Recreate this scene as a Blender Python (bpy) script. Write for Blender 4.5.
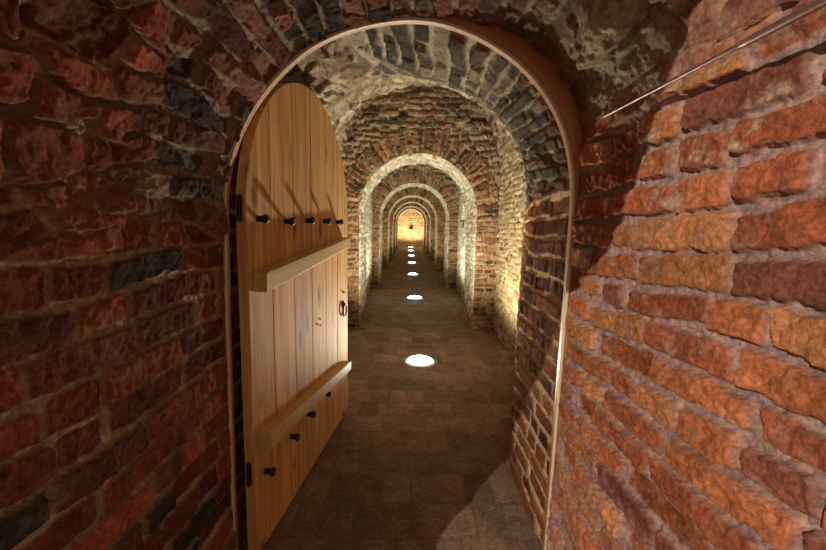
import bpy, bmesh, math
import numpy as np
from mathutils import Vector, Matrix

for o in list(bpy.data.objects):
    bpy.data.objects.remove(o, do_unlink=True)
SC = bpy.context.scene
COL = SC.collection
R = math.radians

# ------------------------------------------------------------------ camera
CAM_H = 1.45
cam = bpy.data.cameras.new('camera')
cam.sensor_width = 36.0
cam.lens = 390.0 / 826.0 * 36.0
cam.clip_start = 0.02
co = bpy.data.objects.new('camera', cam)
COL.objects.link(co)
co.matrix_world = (Matrix.Translation((0, 0, CAM_H)) @ Matrix.Rotation(R(-0.77), 4, 'Z')
                   @ Matrix.Rotation(R(90 - 7.3), 4, 'X') @ Matrix.Rotation(R(1.2), 4, 'Z'))
SC.camera = co

# ------------------------------------------------------------------ world, lights, exposure
w = bpy.data.worlds.new('world')
SC.world = w
w.use_nodes = True
w.node_tree.nodes['Background'].inputs[0].default_value = (1.0, 0.74, 0.52, 1)
w.node_tree.nodes['Background'].inputs[1].default_value = 0.42
SC.view_settings.view_transform = 'Standard'
SC.view_settings.look = 'None'
SC.view_settings.exposure = 0.0
SC.view_settings.gamma = 1.0
SC.view_settings.use_curve_mapping = False


def point_light(name, loc, energy, color, radius):
    l = bpy.data.lights.new(name, 'POINT')
    l.energy = energy
    l.color = color
    l.shadow_soft_size = radius
    o = bpy.data.objects.new(name, l)
    o.location = loc
    COL.objects.link(o)
    return o


# the lamp of the crossing passage behind the camera
point_light('crossing_lamp', (-2.0, -2.0, 2.6), 650, (1.0, 0.85, 0.70), 0.014)
LAMP_X = 0.148
LAMPS_Y = [4.016, 7.66, 11.35, 14.85, 18.3, 21.9, 25.6]
LAMP_W = [290, 150, 130, 120, 130, 170, 620]

# ------------------------------------------------------------------ numpy noise
U32 = np.uint32


def hsh(*a):
    with np.errstate(over='ignore'):
        h = np.full(np.broadcast(*a).shape, 2166136261, dtype=U32)
        for k in a:
            k = np.asarray(k).astype(np.int64).astype(U32)
            h = (h ^ k) * U32(16777619)
            h ^= h >> U32(13)
            h = h * U32(0x85ebca6b)
            h ^= h >> U32(16)
        return (h & U32(0xffffff)).astype(np.float64) / 16777215.0


def vnoise(u, v, seed=0):
    iu = np.floor(u); iv = np.floor(v)
    fu = u - iu; fv = v - iv
    fu = fu * fu * (3 - 2 * fu); fv = fv * fv * (3 - 2 * fv)
    a = hsh(iu, iv, seed); b = hsh(iu + 1, iv, seed)
    c = hsh(iu, iv + 1, seed); d = hsh(iu + 1, iv + 1, seed)
    return (a * (1 - fu) + b * fu) * (1 - fv) + (c * (1 - fu) + d * fu) * fv


def fbm(u, v, scale, octv=4, seed=0, gain=0.5):
    r = 0; amp = 1.0; tot = 0
    for k in range(octv):
        r = r + amp * (vnoise(u * scale + 17.3 * k, v * scale - 9.1 * k, seed + k * 31) - 0.5)
        tot += amp
        amp *= gain
        scale *= 2.03
    return r / tot * 2.0      # about -1..1


def sst(a, b, x):
    t = np.clip((x - a) / (b - a), 0, 1)
    return t * t * (3 - 2 * t)


def pick(pal, wts, r):
    pal = np.array(pal, float)
    cw = np.cumsum(np.array(wts, float)); cw /= cw[-1]
    idx = np.searchsorted(cw, r.ravel()).clip(0, len(pal) - 1)
    return pal[idx].reshape(r.shape + (3,))


def bricks(u, v, st):
    """u along the course, v across the courses, metres. returns height, colour"""
    g = lambda k, d: st.get(k, d)
    bl, bh, mo = g('bl', .27), g('bh', .088), g('mo', .013)
    sd, ir = g('seed', 1), g('irr', 1.0)
    u = u + ir * .010 * fbm(u, v, 7, 3, sd + 5) + ir * .02 * fbm(u, v, 2, 2, sd + 6)
    v = v + ir * .007 * fbm(u, v, 6, 3, sd + 7) + ir * .02 * fbm(u, v, 1.6, 2, sd + 8)
    row = np.floor(v / bh)
    fv = v - row * bh
    off = hsh(row, sd) * bl
    uu = u + off
    col = np.floor(uu / bl)
    fu = uu - col * bl
    split = hsh(row, col, sd + 1) < g('split', .38)
    half = split & (fu > bl * .5)
    fu = np.where(split, np.where(half, fu - bl * .5, fu), fu)
    L = np.where(split, bl * .5, bl)
    cid = col * 2 + half
    r1 = hsh(row, cid, sd + 2); r2 = hsh(row, cid, sd + 3)
    r3 = hsh(row, cid, sd + 4); r4 = hsh(row, cid, sd + 9); r5 = hsh(row, cid, sd + 10)
    m = mo * (.45 + .9 * r4)
    tilt = (r5 - .5) * .10 * ir
    fv2 = fv + tilt * (fu - L / 2)
    du = np.minimum(fu, L - fu); dv = np.minimum(fv2, bh - fv2)
    rd = g('round', .012)
    ax = np.maximum(rd - (du - m / 2), 0); ay = np.maximum(rd - (dv - m / 2), 0)
    d = rd - np.hypot(ax, ay)
    d = d + (.0055 * ir) * fbm(u, v, 28, 3, sd + 11) + g('chip', 0) * np.minimum(fbm(u, v, 13, 3, sd + 12) + .15, 0)
    mask = sst(-.0015, g('edge', .005), d)
    h = mask * (g('depth', .014) + g('var', .007) * (r2 - .5) * 2)
    h = h + mask * ((fu / L - .5) * (r3 - .5) + (fv / bh - .5) * (r1 - .5)) * g('tiltd', .012)
    er = (r3 < g('erode', .12))
    h = h - mask * er * g('depth', .014) * 1.1
    ro = g('rough', .004)
    h = h + mask * ro * fbm(u, v, 34, 5, sd + 13, .6) - mask * g('pit', .005) * sst(.30, .75, fbm(u, v, 19, 3, sd + 14))
    h = h + (1 - mask) * g('mrough', .003) * fbm(u, v, 60, 3, sd + 15)
    c = pick(st['pal'], st['w'], r1)
    c = c * (.78 + .44 * r2)[..., None]
    t = fbm(u, v, 11, 5, sd + 16, .65)
    c = c * (1 + .5 * t + .35 * fbm(u, v, 55, 3, sd + 19, .7))[..., None]
    if 'salt' in st:
        sl = sst(.12, .55, fbm(u - .9, v, 15, 5, sd + 21, .75)) * sst(-.1, .4, fbm(u, v, 3, 2, sd + 22)) * st['salt']
        c = c * (1 - sl[..., None]) + np.array((.62, .47, .34)) * sl[..., None]
    # lime and mortar smears stuck on the faces
    sm = sst(.18, .5, fbm(u + .3, v, 9, 5, sd + 17, .7)) * g('smear', .35)
    mc = np.array(st['mortar'])
    tm = fbm(u, v, 24, 4, sd + 18, .6)
    mcol = mc * (1 + .35 * tm)[..., None]
    c = c * (1 - sm[..., None]) + mcol * sm[..., None]
    k = (mask ** .8)[..., None]
    return h, mcol * (1 - k) + c * k


def stones(u, v, st):
    """irregular broken stones: jittered cells"""
    g = lambda k, d: st.get(k, d)
    sd = g('seed', 1)
    cs, ca = g('sx', .17), g('sy', .11)
    u0 = u + .035 * fbm(u, v, 5, 4, sd + 40); v0 = v + .03 * fbm(u, v, 6, 4, sd + 41)
    x = u0 / cs; y = v0 / ca
    ix = np.floor(x); iy = np.floor(y)
    d1 = np.full(x.shape, 9.); d2 = np.full(x.shape, 9.)
    i1 = np.zeros(x.shape); j1 = np.zeros(x.shape)
    for a in (-1, 0, 1):
        for b in (-1, 0, 1):
            cx = ix + a; cy = iy + b
            px = cx + .15 + .7 * hsh(cx, cy, sd + 42); py = cy + .15 + .7 * hsh(cx, cy, sd + 43)
            dd = np.maximum(np.abs(x - px) * .9, np.abs(y - py)) * .6 + .4 * np.hypot(x - px, y - py)
            near = dd < d1
            d2 = np.where(near, d1, np.minimum(d2, dd))
            i1 = np.where(near, cx, i1); j1 = np.where(near, cy, j1)
            d1 = np.where(near, dd, d1)
    e = (d2 - d1) + .10 * fbm(u, v, 22, 3, sd + 44)
    mask = sst(.03, .16, e)
    r1 = hsh(i1, j1, sd + 45); r2 = hsh(i1, j1, sd + 46); r3 = hsh(i1, j1, sd + 47)
    px = x - i1 - .5; py = y - j1 - .5
    h = mask * (.012 + .045 * (r2 - .4)) + mask * ((r3 - .5) * px + (r1 - .5) * py) * .05
    rg = np.abs(fbm(u, v, 9, 5, sd + 48, .6))
    h = h + .035 * fbm(u, v, 3.2, 3, sd + 50) - .022 * rg + .005 * fbm(u, v, 40, 4, sd + 49, .6)
    c = pick(st['pal'], st['w'], r1) * (.8 + .4 * r2)[..., None]
    c = c * (1 + .5 * fbm(u, v, 8, 5, sd + 51, .65) + .4 * fbm(u, v, 50, 3, sd + 58, .7))[..., None]
    h = h + .006 * fbm(u, v, 24, 4, sd + 57, .65)
    mc = np.array(st['mortar']) * (1 + .4 * fbm(u, v, 20, 4, sd + 52, .6))[..., None]
    sm = sst(.1, .5, fbm(u + .7, v, 6, 5, sd + 53, .7)) * g('smear', .35)
    c = c * (1 - sm[..., None]) + mc * sm[..., None]
    k = mask[..., None]
    return h, mc * (1 - k) + c * k


def mixp(a, b, t):
    return a[0] * (1 - t) + b[0] * t, a[1] * (1 - t[..., None]) + b[1] * t[..., None]


# ------------------------------------------------------------------ materials
def new_mat(name):
    m = bpy.data.materials.new(name)
    m.use_nodes = True
    nt = m.node_tree
    return m, nt, nt.nodes['Principled BSDF'], (lambda t: nt.nodes.new(t)), nt.links.new


def masonry_mat(name, rough=.9, bump=.35, nscale=70, spec=.25, tint=(1, 1, 1)):
    m, nt, b, N, lk = new_mat(name)
    at = N('ShaderNodeAttribute'); at.attribute_name = 'Col'
    tc = N('ShaderNodeTexCoord')
    n = N('ShaderNodeTexNoise'); n.inputs['Scale'].default_value = nscale
    n.inputs['Detail'].default_value = 6; n.inputs['Roughness'].default_value = .7
    lk(tc.outputs['Object'], n.inputs['Vector'])
    mr = N('ShaderNodeMapRange')
    mr.inputs['From Min'].default_value = .3; mr.inputs['From Max'].default_value = .7
    mr.inputs['To Min'].default_value = .5; mr.inputs['To Max'].default_value = 1.5
    lk(n.outputs['Fac'], mr.inputs['Value'])
    mx = N('ShaderNodeVectorMath'); mx.operation = 'SCALE'
    lk(at.outputs['Color'], mx.inputs[0]); lk(mr.outputs['Result'], mx.inputs['Scale'])
    mt = N('ShaderNodeVectorMath'); mt.operation = 'MULTIPLY'
    mt.inputs[1].default_value = tint
    lk(mx.outputs['Vector'], mt.inputs[0])
    lk(mt.outputs['Vector'], b.inputs['Base Color'])
    bp = N('ShaderNodeBump'); bp.inputs['Strength'].default_value = bump
    bp.inputs['Distance'].default_value = .01
    n2 = N('ShaderNodeTexNoise'); n2.inputs['Scale'].default_value = nscale * 1.7
    n2.inputs['Detail'].default_value = 5; n2.inputs['Roughness'].default_value = .75
    lk(tc.outputs['Object'], n2.inputs['Vector'])
    lk(n2.outputs['Fac'], bp.inputs['Height'])
    lk(bp.outputs['Normal'], b.inputs['Normal'])
    b.inputs['Roughness'].default_value = rough
    b.inputs['Specular IOR Level'].default_value = spec
    return m


def wood_mat(name, light, dark, axis='Z', scale=1.0, rough=.5, knots=True):
    m, nt, b, N, lk = new_mat(name)
    tc = N('ShaderNodeTexCoord')
    at = N('ShaderNodeAttribute'); at.attribute_name = 'Rnd'
    ad = N('ShaderNodeVectorMath'); ad.operation = 'ADD'
    lk(tc.outputs['Object'], ad.inputs[0])
    sc = N('ShaderNodeVectorMath'); sc.operation = 'SCALE'; sc.inputs['Scale'].default_value = 7.0
    lk(at.outputs['Vector'], sc.inputs[0]); lk(sc.outputs['Vector'], ad.inputs[1])
    mp = N('ShaderNodeMapping')
    s = {'Z': (38, 38, 1.6), 'X': (1.6, 38, 38)}[axis]
    mp.inputs['Scale'].default_value = [k * scale for k in s]
    lk(ad.outputs['Vector'], mp.inputs['Vector'])
    n = N('ShaderNodeTexNoise'); n.inputs['Scale'].default_value = 1.0
    n.inputs['Detail'].default_value = 5; n.inputs['Roughness'].default_value = .6
    n.inputs['Distortion'].default_value = .6
    lk(mp.outputs['Vector'], n.inputs['Vector'])
    cr = N('ShaderNodeValToRGB')
    cr.color_ramp.elements[0].position = .33; cr.color_ramp.elements[0].color = (*dark, 1)
    cr.color_ramp.elements[1].position = .68; cr.color_ramp.elements[1].color = (*light, 1)
    lk(n.outputs['Fac'], cr.inputs['Fac'])
    out = cr.outputs['Color']
    # board to board difference
    mr = N('ShaderNodeMapRange'); mr.inputs['To Min'].default_value = .8; mr.inputs['To Max'].default_value = 1.15
    lk(at.outputs['Fac'], mr.inputs['Value'])
    sv = N('ShaderNodeVectorMath'); sv.operation = 'SCALE'
    lk(out, sv.inputs[0]); lk(mr.outputs['Result'], sv.inputs['Scale'])
    out = sv.outputs['Vector']
    if knots:
        mk = N('ShaderNodeMapping')
        mk.inputs['Scale'].default_value = (6.5, 6.5, 2.6) if axis == 'Z' else (2.6, 6.5, 6.5)
        lk(ad.outputs['Vector'], mk.inputs['Vector'])
        nd = N('ShaderNodeTexNoise'); nd.inputs['Scale'].default_value = 3
        lk(mk.outputs['Vector'], nd.inputs['Vector'])
        md = N('ShaderNodeMix'); md.data_type = 'VECTOR'; md.inputs['Factor'].default_value = .12
        lk(mk.outputs['Vector'], md.inputs['A']); lk(nd.outputs['Color'], md.inputs['B'])
        vo = N('ShaderNodeTexVoronoi'); vo.inputs['Scale'].default_value = 1.0
        lk(md.outputs['Result'], vo.inputs['Vector'])
        kr = N('ShaderNodeMapRange'); kr.inputs['From Min'].default_value = .08
        kr.inputs['From Max'].default_value = .19
        kr.inputs['To Min'].default_value = .85; kr.inputs['To Max'].default_value = 0
        lk(vo.outputs['Distance'], kr.inputs['Value'])
        mm = N('ShaderNodeMix'); mm.data_type = 'RGBA'
        lk(kr.outputs['Result'], mm.inputs['Factor']); lk(out, mm.inputs['A'])
        mm.inputs['B'].default_value = (.10, .04, .015, 1)
        out = mm.outputs['Result']
    lk(out, b.inputs['Base Color'])
    bp = N('ShaderNodeBump'); bp.inputs['Strength'].default_value = .18; bp.inputs['Distance'].default_value = .004
    lk(n.outputs['Fac'], bp.inputs['Height']); lk(bp.outputs['Normal'], b.inputs['Normal'])
    b.inputs['Roughness'].default_value = rough
    return m


def plain_mat(name, col, rough=.5, metal=0., noise=.25, nscale=40, bump=.2):
    m, nt, b, N, lk = new_mat(name)
    tc = N('ShaderNodeTexCoord')
    n = N('ShaderNodeTexNoise'); n.inputs['Scale'].default_value = nscale; n.inputs['Detail'].default_value = 5
    lk(tc.outputs['Object'], n.inputs['Vector'])
    cr = N('ShaderNodeValToRGB')
    cr.color_ramp.elements[0].position = .3
    cr.color_ramp.elements[0].color = (*[c * (1 - noise) for c in col], 1)
    cr.color_ramp.elements[1].position = .7
    cr.color_ramp.elements[1].color = (*[min(1, c * (1 + noise)) for c in col], 1)
    lk(n.outputs['Fac'], cr.inputs['Fac']); lk(cr.outputs['Color'], b.inputs['Base Color'])
    bp = N('ShaderNodeBump'); bp.inputs['Strength'].default_value = bump; bp.inputs['Distance'].default_value = .002
    lk(n.outputs['Fac'], bp.inputs['Height']); lk(bp.outputs['Normal'], b.inputs['Normal'])
    b.inputs['Roughness'].default_value = rough
    b.inputs['Metallic'].default_value = metal
    return m


def emit_mat(name, col, strength):
    m, nt, b, N, lk = new_mat(name)
    b.inputs['Base Color'].default_value = (.8, .8, .8, 1)
    b.inputs['Emission Color'].default_value = (*col, 1)
    b.inputs['Emission Strength'].default_value = strength
    return m


M_WALL = masonry_mat('old_brick', rough=1, bump=.8, nscale=85, spec=.04)
M_FAR = masonry_mat('corridor_brick', rough=1, bump=.7, nscale=38, spec=.08)
M_FLOOR = masonry_mat('floor_tile', rough=.8, bump=.3, nscale=70, spec=.3)
M_DOOR = wood_mat('pine_boards', (.80, .49, .17), (.46, .20, .045), rough=.75)
M_BAT = wood_mat('pine_batten', (.80, .60, .27), (.62, .40, .15), axis='X', knots=False)
M_FRAME = wood_mat('frame_wood', (.66, .28, .10), (.50, .19, .065), knots=False)
M_BEAD = wood_mat('pale_frame_edge', (.86, .76, .52), (.74, .60, .38), knots=False)
M_PEG = plain_mat('peg_iron', (.045, .028, .02), .6, .3)
M_IRON = plain_mat('black_iron', (.03, .027, .025), .45, .8)
M_ROD = plain_mat('rusty_rod', (.22, .13, .11), .4, .55)
M_STEEL = plain_mat('lamp_ring_steel', (.35, .34, .32), .35, .9)
M_GLOW = emit_mat('lamp_glass', (.62, 1.0, .90), 42)
_nt = M_GLOW.node_tree
_tc = _nt.nodes.new('ShaderNodeTexCoord'); _ln = _nt.nodes.new('ShaderNodeVectorMath'); _ln.operation = 'LENGTH'
_mr = _nt.nodes.new('ShaderNodeMapRange'); _mr.interpolation_type = 'SMOOTHSTEP'
_mr.inputs['From Min'].default_value = .085; _mr.inputs['From Max'].default_value = .150
_mr.inputs['To Min'].default_value = 50; _mr.inputs['To Max'].default_value = .8
_nt.links.new(_tc.outputs['Object'], _ln.inputs[0]); _nt.links.new(_ln.outputs['Value'], _mr.inputs['Value'])
_nt.links.new(_mr.outputs['Result'], _nt.nodes['Principled BSDF'].inputs['Emission Strength'])

# ------------------------------------------------------------------ object helpers


def mesh_obj(name, verts, faces, mat, parent=None, smooth=True, cols=None, rnd=None):
    me = bpy.data.meshes.new(name)
    verts = np.asarray(verts, np.float32).reshape(-1, 3)
    faces = np.asarray(faces, np.int32)
    nf = len(faces)
    me.vertices.add(len(verts)); me.vertices.foreach_set('co', verts.ravel())
    me.loops.add(nf * 4); me.loops.foreach_set('vertex_index', faces.ravel())
    me.polygons.add(nf)
    me.polygons.foreach_set('loop_start', np.arange(0, nf * 4, 4, dtype=np.int32))
    if smooth:
        me.polygons.foreach_set('use_smooth', np.ones(nf, bool))
    me.update(calc_edges=True)
    if cols is not None:
        a = me.color_attributes.new('Col', 'FLOAT_COLOR', 'POINT')
        c = np.ones((len(verts), 4), np.float32)
        c[:, :3] = np.clip(cols.reshape(-1, 3), .004, .92)
        a.data.foreach_set('color', c.ravel())
    me.materials.append(mat)
    o = bpy.data.objects.new(name, me)
    COL.objects.link(o)
    if parent: o.parent = parent
    return o


def structure(o, label, cat):
    o['kind'] = 'structure'; o['label'] = label; o['category'] = cat
    return o


def displaced(P, H, sign=1):
    """displace a grid of points along its own normal"""
    du = np.gradient(P, axis=0); dv = np.gradient(P, axis=1)
    n = np.cross(du, dv)
    n /= np.maximum(np.linalg.norm(n, axis=-1, keepdims=True), 1e-9)
    return P + sign * n * H[..., None]


def grid_obj(name, P, cols, mat, j0=0, j1=None, flip=False):
    P = P[:, j0:j1]; cols = cols[:, j0:j1]
    n, m = P.shape[:2]
    idx = np.arange(n * m).reshape(n, m)
    f = np.stack([idx[:-1, :-1], idx[1:, :-1], idx[1:, 1:], idx[:-1, 1:]], -1).reshape(-1, 4)
    if flip: f = f[:, ::-1]
    return mesh_obj(name, P, f, mat, cols=cols)


def resample(pts, n):
    pts = np.array(pts, float)
    d = np.r_[0, np.cumsum(np.hypot(*np.diff(pts, axis=0).T))]
    t = np.linspace(0, d[-1], n)
    q = np.stack([np.interp(t, d, pts[:, 0]), np.interp(t, d, pts[:, 1])], -1)
    return q, t


def smooth_path(pts, n, k=9):
    q, t = resample(pts, 600)
    ker = np.hanning(2 * k + 3)[1:-1]; ker /= ker.sum()
    h = len(ker) // 2
    qq = q.copy()
    for a in (0, 1):
        pad = np.r_[2 * q[0, a] - q[h:0:-1, a], q[:, a], 2 * q[-1, a] - q[-2:-h - 2:-1, a]]
        qq[:, a] = np.convolve(pad, ker, 'valid')
    return resample(qq, n)


def arch_pts(cx, wd, spring, rise, z0=-.02, n=40):
    p = [(cx - wd, z0), (cx - wd, spring * .5)]
    for k in range(n + 1):
        a = math.pi * (1 - k / n)
        p.append((cx + wd * math.cos(a), spring + rise * math.sin(a)))
    return p + [(cx + wd, spring * .5), (cx + wd, z0)]


# ------------------------------------------------------------------ palettes
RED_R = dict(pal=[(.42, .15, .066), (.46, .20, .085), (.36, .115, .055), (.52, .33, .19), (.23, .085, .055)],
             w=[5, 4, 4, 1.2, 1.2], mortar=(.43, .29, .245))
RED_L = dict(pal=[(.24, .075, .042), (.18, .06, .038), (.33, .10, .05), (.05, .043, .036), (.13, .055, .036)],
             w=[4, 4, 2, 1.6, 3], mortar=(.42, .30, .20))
VAULT = dict(pal=[(.17, .07, .045), (.07, .055, .045), (.24, .12, .08), (.30, .22, .16), (.12, .05, .04)],
             w=[4, 3.5, 2, 1.2, 2], mortar=(.30, .225, .155))
DARK = dict(pal=[(.22, .085, .035), (.17, .065, .03), (.28, .12, .05), (.11, .05, .025)],
            w=[4, 3, 2, 2], mortar=(.62, .46, .29))
CREAM = dict(pal=[(.37, .28, .145), (.31, .21, .10), (.41, .33, .19), (.24, .15, .075), (.17, .09, .05)],
             w=[4, 4, 3, 2, 1.2], mortar=(.36, .285, .165))
REDARCH = dict(pal=[(.22, .10, .05), (.27, .14, .07), (.15, .075, .04), (.32, .21, .12), (.08, .05, .035)],
               w=[4, 4, 3, 2.5, 1.5], mortar=(.32, .23, .13))
FACE = dict(pal=[(.27, .17, .09), (.14, .10, .06), (.33, .24, .13), (.20, .10, .055), (.08, .065, .045)],
            w=[3, 3, 3, 2, 2], mortar=(.36, .29, .18))
WHITE = dict(pal=[(.54, .49, .38), (.44, .37, .26), (.60, .56, .46), (.30, .21, .13)],
             w=[4, 3, 3, 1.5], mortar=(.52, .46, .34))

# ================================================================== NEAR PASSAGE
YF = 1.43      # plane of the door frame
P1 = [(-.68, -.02), (-.69, .6), (-.685, 1.16), (-.672, 1.58), (-.617, 1.757), (-.552, 1.88), (-.413, 2.028),
      (-.27, 2.108), (-.045, 2.163), (.07, 2.17), (.285, 2.145), (.425, 2.08), (.53, 1.985), (.588, 1.90),
      (.612, 1.795), (.612, 1.623), (.612, 1.335), (.61, .8), (.60, .4), (.60, -.02)]
P0 = [(-.70, -.02), (-.70, .6), (-.70, 1.16), (-.70, 1.50), (-.68, 1.70), (-.60, 1.88), (-.46, 2.04),
      (-.28, 2.13), (-.045, 2.17), (.10, 2.18), (.30, 2.16), (.47, 2.10), (.60, 2.00), (.67, 1.88),
      (.69, 1.76), (.69, 1.60), (.68, 1.335), (.67, .8), (.66, .4), (.65, -.02)]
NS = 1250
yy = np.r_[np.linspace(.2, .9, 205), np.linspace(.9, YF + .012, 140)[1:]]
q0, _ = smooth_path(P0, NS); q1, t1 = smooth_path(P1, NS)
g = ((yy - .2) / (YF - .2))[:, None, None]
Q = q0[None] * (1 - g) + q1[None] * g
Pb = np.stack([Q[..., 0], np.broadcast_to(yy[:, None], Q.shape[:2]), Q[..., 1]], -1)
S = np.broadcast_to(t1[None], Q.shape[:2]); Y = Pb[..., 1]; Z = Pb[..., 2]; X = Pb[..., 0]
Ltot = t1[-1]
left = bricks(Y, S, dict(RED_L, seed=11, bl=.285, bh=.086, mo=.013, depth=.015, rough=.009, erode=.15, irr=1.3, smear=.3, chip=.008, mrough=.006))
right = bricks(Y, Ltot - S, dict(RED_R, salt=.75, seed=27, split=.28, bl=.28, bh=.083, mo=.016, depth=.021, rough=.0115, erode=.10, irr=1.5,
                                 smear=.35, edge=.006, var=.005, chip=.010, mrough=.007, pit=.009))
vlt = bricks(Y, S, dict(VAULT, seed=41, bl=.22, bh=.075, mo=.013, depth=.022, rough=.012, erode=.25, irr=2.4, smear=.3, mrough=.008, split=.6, chip=.012))
rough_l = stones(Y, S, dict(RED_L, mortar=(.40, .27, .18), seed=53, sx=.17, sy=.085, smear=.3))
rough_r = stones(Y, S, dict(pal=[(.42, .20, .12), (.50, .30, .20), (.30, .14, .09), (.45, .34, .26)], w=[3, 3, 3, 2],
                            mortar=(.46, .34, .26), seed=63, sx=.22, sy=.11, smear=.45))
wob = .10 * fbm(Y, S, 4, 3, 91)
tl = sst(1.34, 1.46, Z + wob)                       # side wall -> broken upper stones (left)
mv = (1 - sst(.35, 1.0, Z + wob)) * sst(-.15, .35, fbm(Y, S, 7, 4, 113, .65))
right = (right[0], right[1] * (1 - .6 * mv[..., None]) + np.array((.36, .225, .215)) * .6 * mv[..., None])
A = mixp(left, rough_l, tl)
tr = sst(1.78, 1.86, Z + wob * .6)
B = mixp(right, rough_r, tr)
tv_l = sst(.92, 1.06, Y + wob) * sst(1.40, 1.55, Z + wob)       # brick ring of the arch next to the frame
A = mixp(A, vlt, tv_l)
half = sst(-.1, .1, X + wob)
Cc = mixp(A, B, half)
tvr = sst(.62, .75, Y + wob) * sst(1.80, 1.95, Z + wob)
Cc = mixp(Cc, mixp(rough_l, vlt, sst(.8, 1.1, Y)), tvr * .8)
H, Colr = Cc
# rough boulder hanging low on the right shoulder beside the frame
kb = NS // 2 + int(np.argmin(np.hypot(q1[NS // 2:, 0] - .57, q1[NS // 2:, 1] - 1.93)))
bl_ = np.exp(-(((Y - 1.12) / .20) ** 2 + ((S - t1[kb]) / .17) ** 2) ** 1.6)
rock = stones(Y, S, dict(pal=[(.42, .34, .23), (.34, .27, .18), (.40, .24, .16)], w=[3, 3, 2], mortar=(.33, .26, .18), seed=83, sx=.3, sy=.2, smear=.12))
H, Colr = mixp((H, Colr), rock, np.clip(bl_ * 1.3, 0, 1))
H = H * sst(.0, .035, YF + .012 - Y) + .055 * bl_ * (1 + .7 * fbm(Y, S, 12, 4, 97))
Pd = displaced(Pb, H, 1)
jl = int(np.searchsorted(q1[:NS // 2, 1], 1.50)); jr = NS - int(np.searchsorted(q1[::-1][:NS // 2, 1], 1.80))
# which way does the normal point?
du = Pb[1, 10] - Pb[0, 10]; dvv = Pb[0, 11] - Pb[0, 10]
if np.cross(du, dvv)[0] < 0:
    Pd = displaced(Pb, H, -1)
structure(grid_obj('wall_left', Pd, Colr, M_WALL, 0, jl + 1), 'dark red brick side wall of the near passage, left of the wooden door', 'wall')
structure(grid_obj('ceiling', Pd, Colr, M_WALL, jl, jr + 1), 'broken stone and brick vault over the door frame', 'vault')
structure(grid_obj('wall_right', Pd, Colr, M_WALL, jr, None), 'brightly lit orange red brick wall right of the door frame', 'wall')

# ------------------------------------------------------------------ unseen entrance arch slab, opening shaped to cast the shadow on the right wall
EN = [(-.665, -.02), (-.668, .9), (-.665, 1.14), (-.65, 1.264), (-.59, 1.367), (-.47, 1.515), (-.407, 1.604), (-.343, 1.70),
      (-.225, 1.745), (-.205, 1.82), (-.168, 1.935), (-.11, 2.016), (-.073, 2.07), (-.04, 2.16), (.08, 2.24), (.3, 2.25), (.52, 2.16),
      (.68, 1.98), (.76, 1.7), (.76, 1.3), (.76, -.02)]
ne = 420
qe, te = resample(EN, ne)
jag = np.where((qe[:, 0] < -.5) & (qe[:, 1] < 1.4), .045 * (hsh(np.floor(qe[:, 1] / .085), 9) - .6) + .02 * (hsh(np.floor(qe[:, 1] / .03), 19) - .5), 0)
ins = np.stack([qe[:, 0] + jag + .012 * fbm(te, te * 0, 16, 4, 7), qe[:, 1] + .012 * fbm(te, te * 0 + 5, 16, 4, 8)], -1)
outer = []
for k in range(ne):                     # outer rectangle of the slab
    d = qe[k] - np.array([0, 1.2]); d = d / max(1e-6, np.hypot(*d))
    tt = min(3.2 / max(1e-6, abs(d[0])), (2.3 / d[1]) if d[1] > 1e-6 else (1.22 / max(1e-6, -d[1])))
    outer.append(np.array([0, 1.2]) + d * tt)
outer = np.array(outer)
rows = []
for (ypos, f) in [(.205, 1.0), (.205, .5), (.205, .12), (.20, 0.0), (.13, 0.03), (.06, .07), (.05, .15), (.05, .5), (.05, 1.0)]:
    p = ins * (1 - f) + outer * f
    rows.append(np.stack([p[:, 0], np.full(ne, ypos), p[:, 1]], -1))
Pe = np.array(rows)
ce = np.ones(Pe.shape) * np.array([.24, .10, .06])
structure(grid_obj('wall_front', Pe, ce, M_WALL), 'unseen brick wall, its broken arched mouth shaped to shade the right wall', 'wall')

# ================================================================== SPLAYED EMBRASURE BEYOND THE FRAME
SA = [(-.78, -.02), (-.79, 1.2), (-.80, 1.75), (-.77, 1.98), (-.70, 2.12), (-.58, 2.23), (-.42, 2.29), (-.25, 2.29), (-.06, 2.22),
      (.115, 2.17), (.295, 2.10), (.42, 2.02), (.54, 1.88), (.60, 1.74), (.635, 1.60), (.64, 1.2), (.64, -.02)]
SBp = arch_pts(.148, 1.06, 1.75, 1.10)
NS2 = 900
y2 = np.linspace(YF + .06, 4.06, 330)
qa, _ = smooth_path(SA, NS2); qb, tb = smooth_path(SBp, NS2, 5)
glin = (y2 - y2[0]) / (y2[-1] - y2[0])
gk = np.clip((y2 - 2.15) / (y2[-1] - 2.15), 0, 1)
wt = sst(1.2, 2.0, qb[:, 1])[None]
G = (gk[:, None] * (1 - wt) + (.6 * gk + .4 * glin)[:, None] * wt)[..., None]
Q = qa[None] * (1 - G) + qb[None] * G
Pb = np.stack([Q[..., 0], np.broadcast_to(y2[:, None], Q.shape[:2]), Q[..., 1]], -1)
S = np.broadcast_to(tb[None], Q.shape[:2]); Y = Pb[..., 1]; Z = Pb[..., 2]
side = bricks(Y * 1.04, Z, dict(DARK, seed=71, bl=.26, bh=.088, mo=.020, depth=.013, rough=.006, erode=.05, smear=.18))
crown = bricks(Y, S, dict(pal=[(.10, .08, .06), (.15, .10, .07), (.27, .20, .13), (.34, .27, .18), (.075, .065, .055)],
                          w=[4, 3, 2, 2, 3], mortar=(.46, .39, .27), seed=75, bl=.46, bh=.105, mo=.024, depth=.026,
                          rough=.008, erode=.2, irr=1.8, smear=.5, chip=.008))
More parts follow.
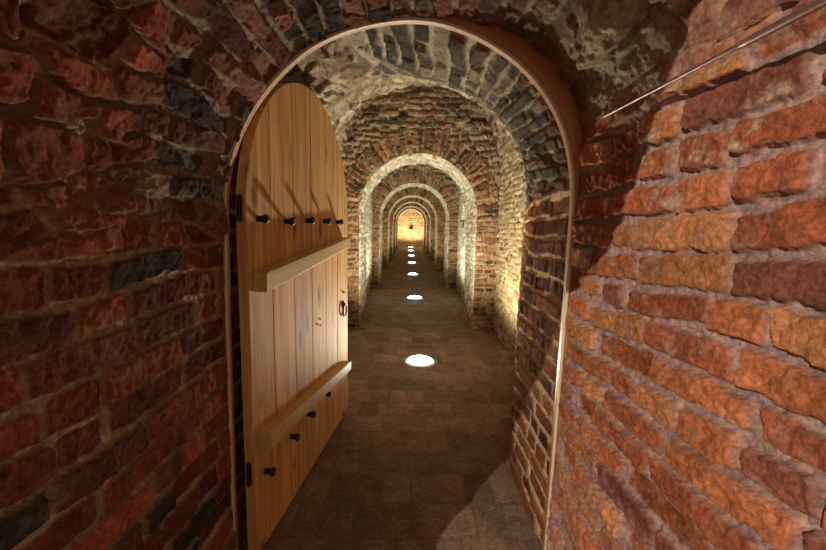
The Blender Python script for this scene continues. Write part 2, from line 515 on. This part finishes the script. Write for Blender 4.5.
crown_r = bricks(Y, S, dict(pal=[(.10, .08, .06), (.15, .09, .06), (.20, .15, .10), (.075, .065, .055)], w=[4, 3, 2, 3],
                            mortar=(.34, .28, .19), seed=79, bl=.30, bh=.072, mo=.014, depth=.02, rough=.009, erode=.15, irr=1.4, smear=.3))
crown = mixp(crown, crown_r, sst(.30, .40, Pb[..., 0] + .06 * fbm(Y, S, 4, 3, 25)))
rub = stones(Y, S, dict(pal=[(.34, .26, .16), (.22, .15, .09), (.38, .30, .20), (.12, .09, .07)], w=[3, 2, 3, 1.5], mortar=(.24, .18, .12), seed=81, sx=.15, sy=.10, smear=.3))
crown = mixp(crown, rub, sst(.22, .34, -Pb[..., 0] + .1 * fbm(Y, S, 3, 3, 35)))
H, Colr = mixp(side, crown, sst(1.63, 1.67, Z + .06 * fbm(Y, S, 3, 3, 5)))
rim = stones(Y, S, dict(pal=[(.33, .25, .16), (.20, .15, .09), (.40, .33, .23)], w=[2, 2, 2], mortar=(.34, .28, .19), seed=77, sx=.12, sy=.09, smear=.5))
H, Colr = mixp((H, Colr), rim, sst(3.0, 3.5, Y + .25 * fbm(Y, S, 3, 3, 15)) * sst(1.5, 1.8, Z))
Pd = displaced(Pb, H * sst(0, .03, Y - y2[0]), 1)
j = int(np.searchsorted(qb[:NS2 // 2, 1], 1.75)); jr = NS2 - j
structure(grid_obj('wall_left', Pd, Colr, M_WALL, 0, j + 1), 'brick reveal hidden behind the open door', 'wall')
structure(grid_obj('ceiling', Pd, Colr, M_WALL, j, jr + 1), 'flared brick arch just beyond the door frame', 'vault')
structure(grid_obj('wall_right', Pd, Colr, M_WALL, jr, None), 'dark brown brick reveal just beyond the right side of the frame', 'wall')

# ================================================================== CORRIDOR BAYS
CX, CW, CSP, CR = .148, 1.07, 2.15, 1.2


def hole(Y, Z, y0, z0, ry, rz, dep):
    d = np.hypot((Y - y0) / ry, (Z - z0) / rz) + .25 * fbm(Y, Z, 9, 2, 3)
    return -dep * (1 - sst(.7, 1.05, d))


def bay(y0, y1, ry, rs, labels, seed, holes=(), cw=CW, pal=CREAM, topd=1.0):
    pts = arch_pts(CX, cw, CSP, CR)
    n = int(6.6 / rs)
    q, t = smooth_path(pts, n, 3)
    ny = int((y1 - y0) / ry) + 1
    ys = np.linspace(y0, y1, ny)
    Pb = np.stack([np.broadcast_to(q[None, :, 0], (ny, n)), np.broadcast_to(ys[:, None], (ny, n)),
                   np.broadcast_to(q[None, :, 1], (ny, n))], -1).copy()
    S = np.broadcast_to(t[None], (ny, n)); Y = Pb[..., 1]; Z = Pb[..., 2]; X = Pb[..., 0]
    wall = bricks(Y, S, dict(pal, seed=seed, bl=.20, bh=.062, mo=.012, depth=.011, rough=.007, erode=.12, irr=1.4, smear=.6, chip=.006))
    low = bricks(Y, S, dict(REDARCH, seed=seed, bl=.20, bh=.062, mo=.012, depth=.011, rough=.007, erode=.12, irr=1.4, smear=.3, chip=.006))
    wall = mixp(low, wall, sst(.05, .45, Z + .12 * fbm(Y, S, 3, 3, seed + 9)))
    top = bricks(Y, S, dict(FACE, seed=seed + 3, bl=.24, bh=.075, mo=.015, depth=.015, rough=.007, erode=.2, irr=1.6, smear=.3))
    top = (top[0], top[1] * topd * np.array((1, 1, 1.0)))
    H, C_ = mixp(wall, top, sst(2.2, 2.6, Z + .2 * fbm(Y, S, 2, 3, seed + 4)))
    for (sgn, a, b, r1, r2, dep) in holes:
        H = H + hole(Y, Z, a, b, r1, r2, dep) * ((X - CX) * sgn > 0)
    Pd = displaced(Pb, H, 1)
    j = int(np.searchsorted(q[:n // 2, 1], CSP)); jr = n - j
    structure(grid_obj('wall_left', Pd, C_, M_FAR, 0, j + 1), labels[0], 'wall')
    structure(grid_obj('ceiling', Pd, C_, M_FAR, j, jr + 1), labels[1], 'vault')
    structure(grid_obj('wall_right', Pd, C_, M_FAR, jr, None), labels[2], 'wall')


bay(4.05, 5.6, .010, .0085, ['corridor brick wall beyond the door edge, left of the first arch', 'high vault of the first bay above the first arch',
                             'bright yellowish limewashed brick wall right, before the first arch'], 201,
    holes=[(1, 4.78, 1.10, .055, .045, .12), (1, 4.95, 1.95, .04, .03, .08), (1, 4.5, .62, .02, .04, .05)])
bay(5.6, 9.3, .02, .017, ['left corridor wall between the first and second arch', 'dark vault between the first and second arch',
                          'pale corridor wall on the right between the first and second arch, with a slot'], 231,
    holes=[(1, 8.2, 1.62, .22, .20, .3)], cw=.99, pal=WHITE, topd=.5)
bay(9.3, 27.1, .045, .035, ['left corridor wall beyond the second arch', 'corridor vault beyond the second arch',
                            'right corridor wall beyond the second arch'], 261)

# ring wall closing the step from the embrasure up to the first bay
n = 200
qi, _ = smooth_path(SBp, n, 5); qo, _ = smooth_path(arch_pts(CX, CW + .05, CSP, CR + .08), n, 3)
Pr = np.array([np.stack([q[:, 0], np.full(n, yv), q[:, 1]], -1) for q, yv in [(qi, 4.055), (qi * .5 + qo * .5, 4.06), (qo, 4.065)]])
structure(grid_obj('wall_back', Pr, np.ones(Pr.shape) * np.array([.3, .2, .12]), M_FAR), 'back of the brick arch around the door embrasure', 'wall')


# ================================================================== CROSS ARCHES
def cross_arch(y0, thick, res, seed, label, wd=.80, cx=.125, spring=1.60, rise=.80):
    pts = arch_pts(cx, wd, spring, rise)
    n = int(5.9 / res)
    q, t = smooth_path(pts, n, 4)
    tg = np.gradient(q, axis=0); tg /= np.linalg.norm(tg, axis=1, keepdims=True)
    nr = np.stack([-tg[:, 1], tg[:, 0]], -1)               # outward from the opening
    q = q + nr * (.016 * fbm(t, t * 0 + seed, 3.5, 4, seed, .65) * sst(1.0, 1.8, q[:, 1]))[:, None]
    # distance from the opening out to the bay profile
    Rr = np.zeros(n)
    for r in np.arange(.02, 1.6, .02):
        p = q + nr * r
        ins_ = np.where(p[:, 1] < CSP, np.abs(p[:, 0] - CX) < CW, ((p[:, 0] - CX) / CW) ** 2 + ((p[:, 1] - CSP) / CR) ** 2 < 1)
        Rr = np.where(ins_, r, Rr)
    Rr = np.maximum(Rr + .05, .2)
    Rr = np.convolve(np.r_[[Rr[0]] * 6, Rr, [Rr[-1]] * 6], np.ones(13) / 13, 'valid')
    nf = int(1.0 / res); ni = int(thick / res); nb = max(6, nf // 8)
    # face (radial in), intrados, back face (radial out)
    a = np.linspace(1, 0, nf)[:, None]; Pf = np.zeros((nf, n, 3))
    rad = a * Rr[None]
    Pf[..., 0] = q[None, :, 0] + nr[None, :, 0] * rad
    Pf[..., 2] = q[None, :, 1] + nr[None, :, 1] * rad
    Pf[..., 1] = y0
    Tf = np.broadcast_to(t[None], (nf, n))
    ringw = .30 + .03 * fbm(Tf, rad, 5, 2, seed + 3)
    # voussoirs: long side radial
    vous = bricks(rad + .4, Tf, dict(REDARCH, seed=seed, bl=.33, bh=.062, mo=.013, depth=.022, rough=.010, erode=.18, irr=2.2, smear=.35, split=.45, chip=.01))
    crs = bricks(Pf[..., 0], Pf[..., 2], dict(FACE, seed=seed + 5, bl=.24, bh=.072, mo=.014, depth=.022, rough=.014, erode=.3, irr=2.2, smear=.6, chip=.014))
    pier = bricks(Pf[..., 0], Pf[..., 2], dict(REDARCH, seed=seed + 7, bl=.22, bh=.066, mo=.013, depth=.015, rough=.007, erode=.12, irr=1.4, smear=.35))
    out = mixp(vous, crs, sst(-.01, .01, rad - ringw))
    Hf, Cf = mixp(pier, out, sst(1.45, 1.6, Pf[..., 2]))
    Pf[..., 1] -= Hf * sst(.0, .03, rad)
    # rounded, worn arris then soffit
    ys = np.linspace(0, thick, ni)[:, None]
    Pi = np.zeros((ni, n, 3))
    Pi[..., 0] = q[None, :, 0]; Pi[..., 2] = q[None, :, 1]; Pi[..., 1] = y0 + ys
    Ti = np.broadcast_to(t[None], (ni, n)); Yi = np.broadcast_to(ys, (ni, n))
    Hi, Ci = bricks(Yi, Ti, dict(WHITE, seed=seed + 9, bl=.22, bh=.068, mo=.012, depth=.010, rough=.009, erode=.15, irr=1.5, smear=.7, split=.5, chip=.006))
    lowc = bricks(Yi, Ti, dict(REDARCH, seed=seed + 9, bl=.22, bh=.068, mo=.012, depth=.010, rough=.009, erode=.15, irr=1.5, smear=.4))
    Hi, Ci = mixp(lowc, (Hi, Ci), sst(.12, .35, Pi[..., 2] + .1 * fbm(Yi, Ti, 4, 3, seed)))
    Hi = Hi * sst(0, .03, ys) + .012 * sst(0, .06, ys)
    Pi[..., 0] -= nr[None, :, 0] * (Hi - .012 * 0); Pi[..., 2] -= nr[None, :, 1] * Hi
    Pk = np.zeros((nb, n, 3)); ab = np.linspace(0, 1, nb)[:, None] * Rr[None]
    Pk[..., 0] = q[None, :, 0] + nr[None, :, 0] * ab; Pk[..., 2] = q[None, :, 1] + nr[None, :, 1] * ab
    Pk[..., 1] = y0 + thick
    Ck = np.broadcast_to(np.array([.3, .2, .12]), (nb, n, 3))
    P_ = np.concatenate([Pf, Pi, Pk]); C_ = np.concatenate([Cf, Ci, Ck])
    o = grid_obj('wall_arch', P_, C_, M_FAR)
    return structure(o, label, 'arch')


ARCH = [(5.35, .82, .0095), (9.0, .8, .018), (12.65, .8, .026), (16.25, .8, .035), (19.85, .8, .04), (23.5, .8, .045)]
names = ['first and nearest', 'second', 'third', 'fourth', 'fifth', 'sixth and farthest']
for k, (y0, th, rs) in enumerate(ARCH):
    cross_arch(y0, th, rs, 301 + 40 * k, names[k] + ' brick cross arch of the corridor with pale soffit')

# far end wall with its small niche
nx, nz = 120, 150
xs = np.linspace(-1.05, 1.35, nx); zs = np.linspace(-.02, 3.5, nz)
Xg, Zg = np.meshgrid(xs, zs, indexing='ij')
H, C_ = bricks(Xg, Zg, dict(CREAM, seed=601, bl=.24, bh=.075, mo=.014, depth=.014, rough=.01, irr=1.4, smear=.6))
d = np.maximum(np.abs(Xg - .17) / .13, np.abs(Zg - 1.42) / .24)
H = H - .35 * (1 - sst(.85, 1.05, d))
Pw = np.stack([Xg, 27.0 - H, Zg], -1)
structure(grid_obj('wall_end', Pw, C_, M_FAR), 'glowing yellow end wall of the corridor with a small dark niche', 'wall')


# ================================================================== FLOOR
def floor_grid(name, x0, x1, y0, y1, res, label):
    nx = int((x1 - x0) / res) + 1; ny = int((y1 - y0) / res) + 1
    Xg, Yg = np.meshgrid(np.linspace(x0, x1, nx), np.linspace(y0, y1, ny), indexing='ij')
    H, C_ = bricks(Xg + .03, Yg, dict(pal=[(.19, .13, .09), (.175, .12, .08), (.205, .14, .095), (.165, .115, .085)], w=[3, 3, 2, 1],
                                      mortar=(.14, .095, .07), seed=701, bl=.30, bh=.235, mo=.007, depth=.0015, var=.0004, tiltd=.0008,
                                      rough=.0012, erode=0, irr=.35, smear=.2, split=.45, pit=.001, mrough=.001, round=.008))
    P_ = np.stack([Xg, Yg, H + .004 * fbm(Xg, Yg, 2.0, 3, 77)], -1)
    return structure(grid_obj(name, P_, C_, M_FLOOR), label, 'floor')


floor_grid('floor', -1.15, 1.45, .0, 5.0, .011, 'brown tiled floor at the door and around the nearest floor lamp')
floor_grid('floor', -1.15, 1.45, 5.0, 27.2, .04, 'brown tiled corridor floor running to the end wall')
floor_grid('floor', -3.2, 3.2, -3.2, 0.0, .05, 'tiled floor of the crossing passage')


# ================================================================== DOOR FRAME
def ring(name, path, r0, r1, y0, y1, mat, parent=None, n=260, bev=.003):
    q, t = smooth_path(path, n, 22)
    tg = np.gradient(q, axis=0); tg /= np.linalg.norm(tg, axis=1, keepdims=True)
    nr = np.stack([-tg[:, 1], tg[:, 0]], -1)
    prof = [(r0 + bev, y0), (r1 - bev, y0), (r1, y0 + bev), (r1, y1 - bev), (r1 - bev, y1), (r0 + bev, y1), (r0, y1 - bev), (r0, y0 + bev)]
    V = []
    for (r, y) in prof:
        V.append(np.stack([q[:, 0] + nr[:, 0] * r, np.full(n, y), q[:, 1] + nr[:, 1] * r], -1))
    V = np.array(V)
    m = len(prof)
    idx = np.arange(m * n).reshape(m, n)
    f = []
    for a in range(m):
        b = (a + 1) % m
        f.append(np.stack([idx[a, :-1], idx[a, 1:], idx[b, 1:], idx[b, :-1]], -1))
    f = np.concatenate(f)
    caps = [[idx[0, k], idx[1, k], idx[2, k], idx[3, k]] for k in (0, n - 1)] + [[idx[3, k], idx[4, k], idx[7, k], idx[0, k]] for k in (0, n - 1)] \
        + [[idx[4, k], idx[5, k], idx[6, k], idx[7, k]] for k in (0, n - 1)]
    f = np.concatenate([f, np.array(caps)])
    return mesh_obj(name, V, f, mat, parent, smooth=False)


FR = [(-.677, .0), (-.672, .6), (-.668, 1.16), (-.658, 1.6), (-.598, 1.77), (-.535, 1.873), (-.40, 2.017), (-.262, 2.097), (-.04, 2.149),
      (.115, 2.14), (.288, 2.07), (.406, 1.991), (.516, 1.861), (.571, 1.726), (.594, 1.587), (.592, 1.185), (.588, .79), (.578, .0)]
fr = ring('trim_1', FR, .004, .095, YF + .004, YF + .038, M_FRAME)
structure(fr, 'reddish wooden arched frame around the doorway', 'door frame')
ring('frame_edge', FR, -.001, .0115, YF - .004, YF + .008, M_BEAD, fr)['label'] = 'pale wooden rim of the frame'

# ================================================================== DOOR LEAF
HX, HY = -.615, 1.497
dirv = Vector((.124, .992, 0)).normalized()
door = bpy.data.objects.new('door_1', None)
COL.objects.link(door)
door.location = (HX, HY, 0)
door.rotation_euler = (0, 0, math.atan2(dirv.y, dirv.x))
structure(door, 'tall arched pine door standing open, with two battens and iron pegs', 'door')
DW = 1.375


def door_top(s):
    a = DW / 2
    t = max(0, 1 - ((s - a) / a) ** 2)
    return 1.46 + .685 * t ** .5


def bm_obj(name, bm, mat, parent=None, smooth=False):
    me = bpy.data.meshes.new(name)
    bmesh.ops.recalc_face_normals(bm, faces=bm.faces)
    bm.to_mesh(me); bm.free()
    if smooth:
        me.polygons.foreach_set('use_smooth', np.ones(len(me.polygons), bool))
    me.materials.append(mat)
    o = bpy.data.objects.new(name, me)
    COL.objects.link(o)
    if parent: o.parent = parent
    return o


rng = np.random.RandomState(5)
cuts = [0, .20, .43, .665, .90, 1.13, DW]
bm = bmesh.new()
lay = bm.verts.layers.float_vector.new('Rnd')
for k in range(len(cuts) - 1):
    a, b = cuts[k] + .0012, cuts[k + 1] - .0012
    rv = Vector(rng.rand(3))
    ns = 14
    ss = [a + (b - a) * i / ns for i in range(ns + 1)]
    zb = .035
    tilt = rng.uniform(-.001, .001)

    def col(s, y):
        e = .003
        yo = y
        vs = []
        for z in (zb, 1.2, door_top(s)):
            v = bm.verts.new((s, yo, z)); v[lay] = rv; vs.append(v)
        return vs
    fr_, bk_ = [], []
    prof = [(ss[0], .004)] + [(ss[0] + .003, 0)] + [(s, 0) for s in ss[1:-1]] + [(ss[-1] - .003, 0), (ss[-1], .004)]
    fr_ = [col(s, y + tilt) for s, y in prof]
    bk_ = [col(s, .042) for s, y in prof]
    for i in range(len(prof) - 1):
        for zk in (0, 1):
            bm.faces.new([fr_[i][zk], fr_[i + 1][zk], fr_[i + 1][zk + 1], fr_[i][zk + 1]])
            bm.faces.new([bk_[i][zk], bk_[i][zk + 1], bk_[i + 1][zk + 1], bk_[i + 1][zk]])
        bm.faces.new([fr_[i][2], fr_[i + 1][2], bk_[i + 1][2], bk_[i][2]])
        bm.faces.new([fr_[i][0], bk_[i][0], bk_[i + 1][0], fr_[i + 1][0]])
    for e_ in (0, -1):
        for zk in (0, 1):
            bm.faces.new([fr_[e_][zk], fr_[e_][zk + 1], bk_[e_][zk + 1], bk_[e_][zk]])
bm_obj('boards', bm, M_DOOR, door)


def batten(z0, z1, h0, h1, s0, s1, dep):
    """tapered, chamfered rail across the boards"""
    bm = bmesh.new()
    rings = []
    for s, z, h in [(s0, z0, h0), (s1, z1, h1)]:
        pr = [(-.0005, -h / 2), (-.0005, h / 2), (-dep + .002, h / 2 - .001), (-dep, h / 2 - .003), (-dep, -h / 2 + .003), (-dep + .002, -h / 2 + .001)]
        rings.append([bm.verts.new((s, y, z + zz)) for y, zz in pr])
    n = len(rings[0])
    for i in range(n):
        jn = (i + 1) % n
        bm.faces.new([rings[0][i], rings[0][jn], rings[1][jn], rings[1][i]])
    bm.faces.new(rings[0]); bm.faces.new(rings[1][::-1])
    return bm_obj('batten', bm, M_BAT, door)


batten(1.213, 1.325, .078, .062, .035, 1.245, .058)
batten(.545, .425, .074, .066, .035, 1.265, .058)


def lathe(bm, prof, segs, axis_o, axis_d, up=None):
    """prof: list of (r, t) along axis_d from axis_o"""
    d = Vector(axis_d).normalized()
    a = d.orthogonal().normalized(); b = d.cross(a)
    rings = []
    for r, t in prof:
        c = Vector(axis_o) + d * t
        if r < 1e-6:
            rings.append([bm.verts.new(c)])
        else:
            rings.append([bm.verts.new(c + (a * math.cos(2 * math.pi * k / segs) + b * math.sin(2 * math.pi * k / segs)) * r) for k in range(segs)])
    for i in range(len(rings) - 1):
        p, q = rings[i], rings[i + 1]
        for k in range(segs):
            k2 = (k + 1) % segs
            if len(p) == 1 and len(q) == 1: continue
            if len(p) == 1: bm.faces.new([p[0], q[k2], q[k]])
            elif len(q) == 1: bm.faces.new([p[k], p[k2], q[0]])
            else: bm.faces.new([p[k], p[k2], q[k2], q[k]])


PEGS = [(.085, 1.462), (.335, 1.455), (.59, 1.462), (.86, 1.462), (1.11, 1.460), (.085, .375), (.35, .385), (.575, .39), (.835, .395)]
for k, (s, z) in enumerate(PEGS):
    bm = bmesh.new()
    lathe(bm, [(.0125, -.001), (.0125, .026), (.0175, .028), (.0195, .034), (.0185, .040), (.0140, .045), (.006, .047), (0, .0475)], 16, (s, 0, z), (0, -1, 0))
    bm_obj('peg', bm, M_PEG, door, smooth=True)
# ring handle near the free edge
bm = bmesh.new()
lathe(bm, [(.030, 0), (.030, .003), (.026, .006), (.010, .008), (.009, .018), (.004, .021), (0, .021)], 20, (1.255, 0, .875), (0, -1, 0))
pl = bm_obj('handle_plate', bm, M_IRON, door, smooth=True)
bm = bmesh.new()
for k in range(24):
    for m_ in range(8):
        a = 2 * math.pi * k / 24; b = 2 * math.pi * m_ / 8
        rr = .040 + .0055 * math.cos(b)
        bm.verts.new((1.255 + rr * math.sin(a), -.014 + .0055 * math.sin(b), .835 + rr * math.cos(a) * 1.15))
bm.verts.ensure_lookup_table()
for k in range(24):
    for m_ in range(8):
        i = lambda p, q: bm.verts[(p % 24) * 8 + q % 8]
        bm.faces.new([i(k, m_), i(k + 1, m_), i(k + 1, m_ + 1), i(k, m_ + 1)])
bm_obj('handle_ring', bm, M_IRON, door, smooth=True)
bm = bmesh.new()
lathe(bm, [(.006, -.001), (.008, .012), (.004, .016), (0, .016)], 10, (1.255, 0, .965), (0, -1, 0))
lathe(bm, [(.005, .0), (.006, .004), (.004, .008), (0, .008)], 8, (.78, 0, .885), (0, -1, 0))
lathe(bm, [(.005, .0), (.006, .004), (.004, .008), (0, .008)], 8, (.735, 0, .865), (0, -1, 0))
lathe(bm, [(.004, .0), (.005, .004), (.003, .007), (0, .007)], 8, (.785, 0, .845), (0, -1, 0))
bm_obj('nail_heads', bm, M_IRON, door, smooth=True)
# two pin hinges on the hinge edge
for z in (.42, 1.50):
    bm = bmesh.new()
    lathe(bm, [(0, -.05), (.008, -.05), (.010, -.046), (.010, -.002), (.008, 0), (.010, .002), (.010, .046), (.008, .05), (0, .05)], 12, (-.010, .020, z), (0, 0, 1))
    bmesh.ops.create_cube(bm, size=1, matrix=Matrix.Translation((-.004, .024, z)) @ Matrix.Diagonal((.014, .012, .085, 1)))
    bm_obj('hinge', bm, M_IRON, door)


# ================================================================== FLOOR LAMPS
def floor_lamp(y, label, watts, lcol):
    e = bpy.data.objects.new('floor_lamp', None)
    COL.objects.link(e)
    e.location = (LAMP_X, y, 0.0)
    e['label'] = label; e['category'] = 'floor lamp'; e['group'] = 'round uplights let into the corridor floor'
    bm = bmesh.new()
    lathe(bm, [(.154, -.01), (.154, .008), (.157, .011), (.180, .011), (.186, .008), (.187, -.01)], 40, (0, 0, 0), (0, 0, 1))
    rg = bm_obj('lamp_ring', bm, M_STEEL, e, smooth=True)
    for k in range(4):
        a = math.pi / 4 + k * math.pi / 2
        bm = bmesh.new()
        lathe(bm, [(.008, 0), (.008, .003), (.005, .005), (0, .005)], 8, (.168 * math.cos(a), .168 * math.sin(a), .0105), (0, 0, 1))
        bm_obj('screw', bm, M_IRON, rg, smooth=True)
    bm = bmesh.new()
    lathe(bm, [(.1535, .005), (.151, .012), (.142, .020), (.115, .034), (.08, .045), (.04, .051), (0, .053)], 40, (0, 0, 0), (0, 0, 1))
    bm_obj('lamp_glass', bm, M_GLOW, e, smooth=True)
    l = bpy.data.lights.new('lamp_light', 'SPOT')
    l.spot_size = R(168); l.spot_blend = .45
    l.energy = watts; l.color = lcol; l.shadow_soft_size = .035
    lo = bpy.data.objects.new('lamp_light', l)
    lo.location = (0, 0, .095); lo.rotation_euler = (math.pi, 0, 0); lo.parent = e
    COL.objects.link(lo)
    return e


LL = ['nearest round glowing floor lamp, just beyond the open door', 'second round glowing floor lamp, past the first cross arch',
      'third floor lamp along the corridor, past the second arch', 'fourth floor lamp along the corridor, past the third arch',
      'fifth floor lamp along the corridor, past the fourth arch', 'sixth floor lamp along the corridor, past the fifth arch',
      'farthest floor lamp, at the foot of the end wall']
for y, lb, wv in zip(LAMPS_Y, LL, LAMP_W):
    floor_lamp(y, lb, wv, (1.0, .94, .76) if y < 9 else (1.0, .84, .56))

# ================================================================== IRON ROD ON THE RIGHT WALL
bm = bmesh.new()
a = Vector((.575, 1.218, 1.783)); b = Vector((.575, .32, 1.768))
L = (b - a).length
lathe(bm, [(0, 0), (.003, .001), (.0042, .02), (.0046, .2), (.0048, .38), (.0048, L * .5), (.005, L - .001), (0, L)], 12, a, b - a)
rod = bm_obj('iron_rod', bm, M_ROD, None, smooth=True)
rod['label'] = 'thin rusty iron rod projecting from the upper right wall with a pale tip'
rod['category'] = 'rod'
bm = bmesh.new()
lathe(bm, [(.0047, 0), (.0066, .003), (.0072, .02), (.0072, L * .44), (.0066, L * .445), (0, L * .446)], 14, a + (b - a) * .55, b - a)
sl = bm_obj('sleeve', bm, M_ROD, rod, smooth=True)
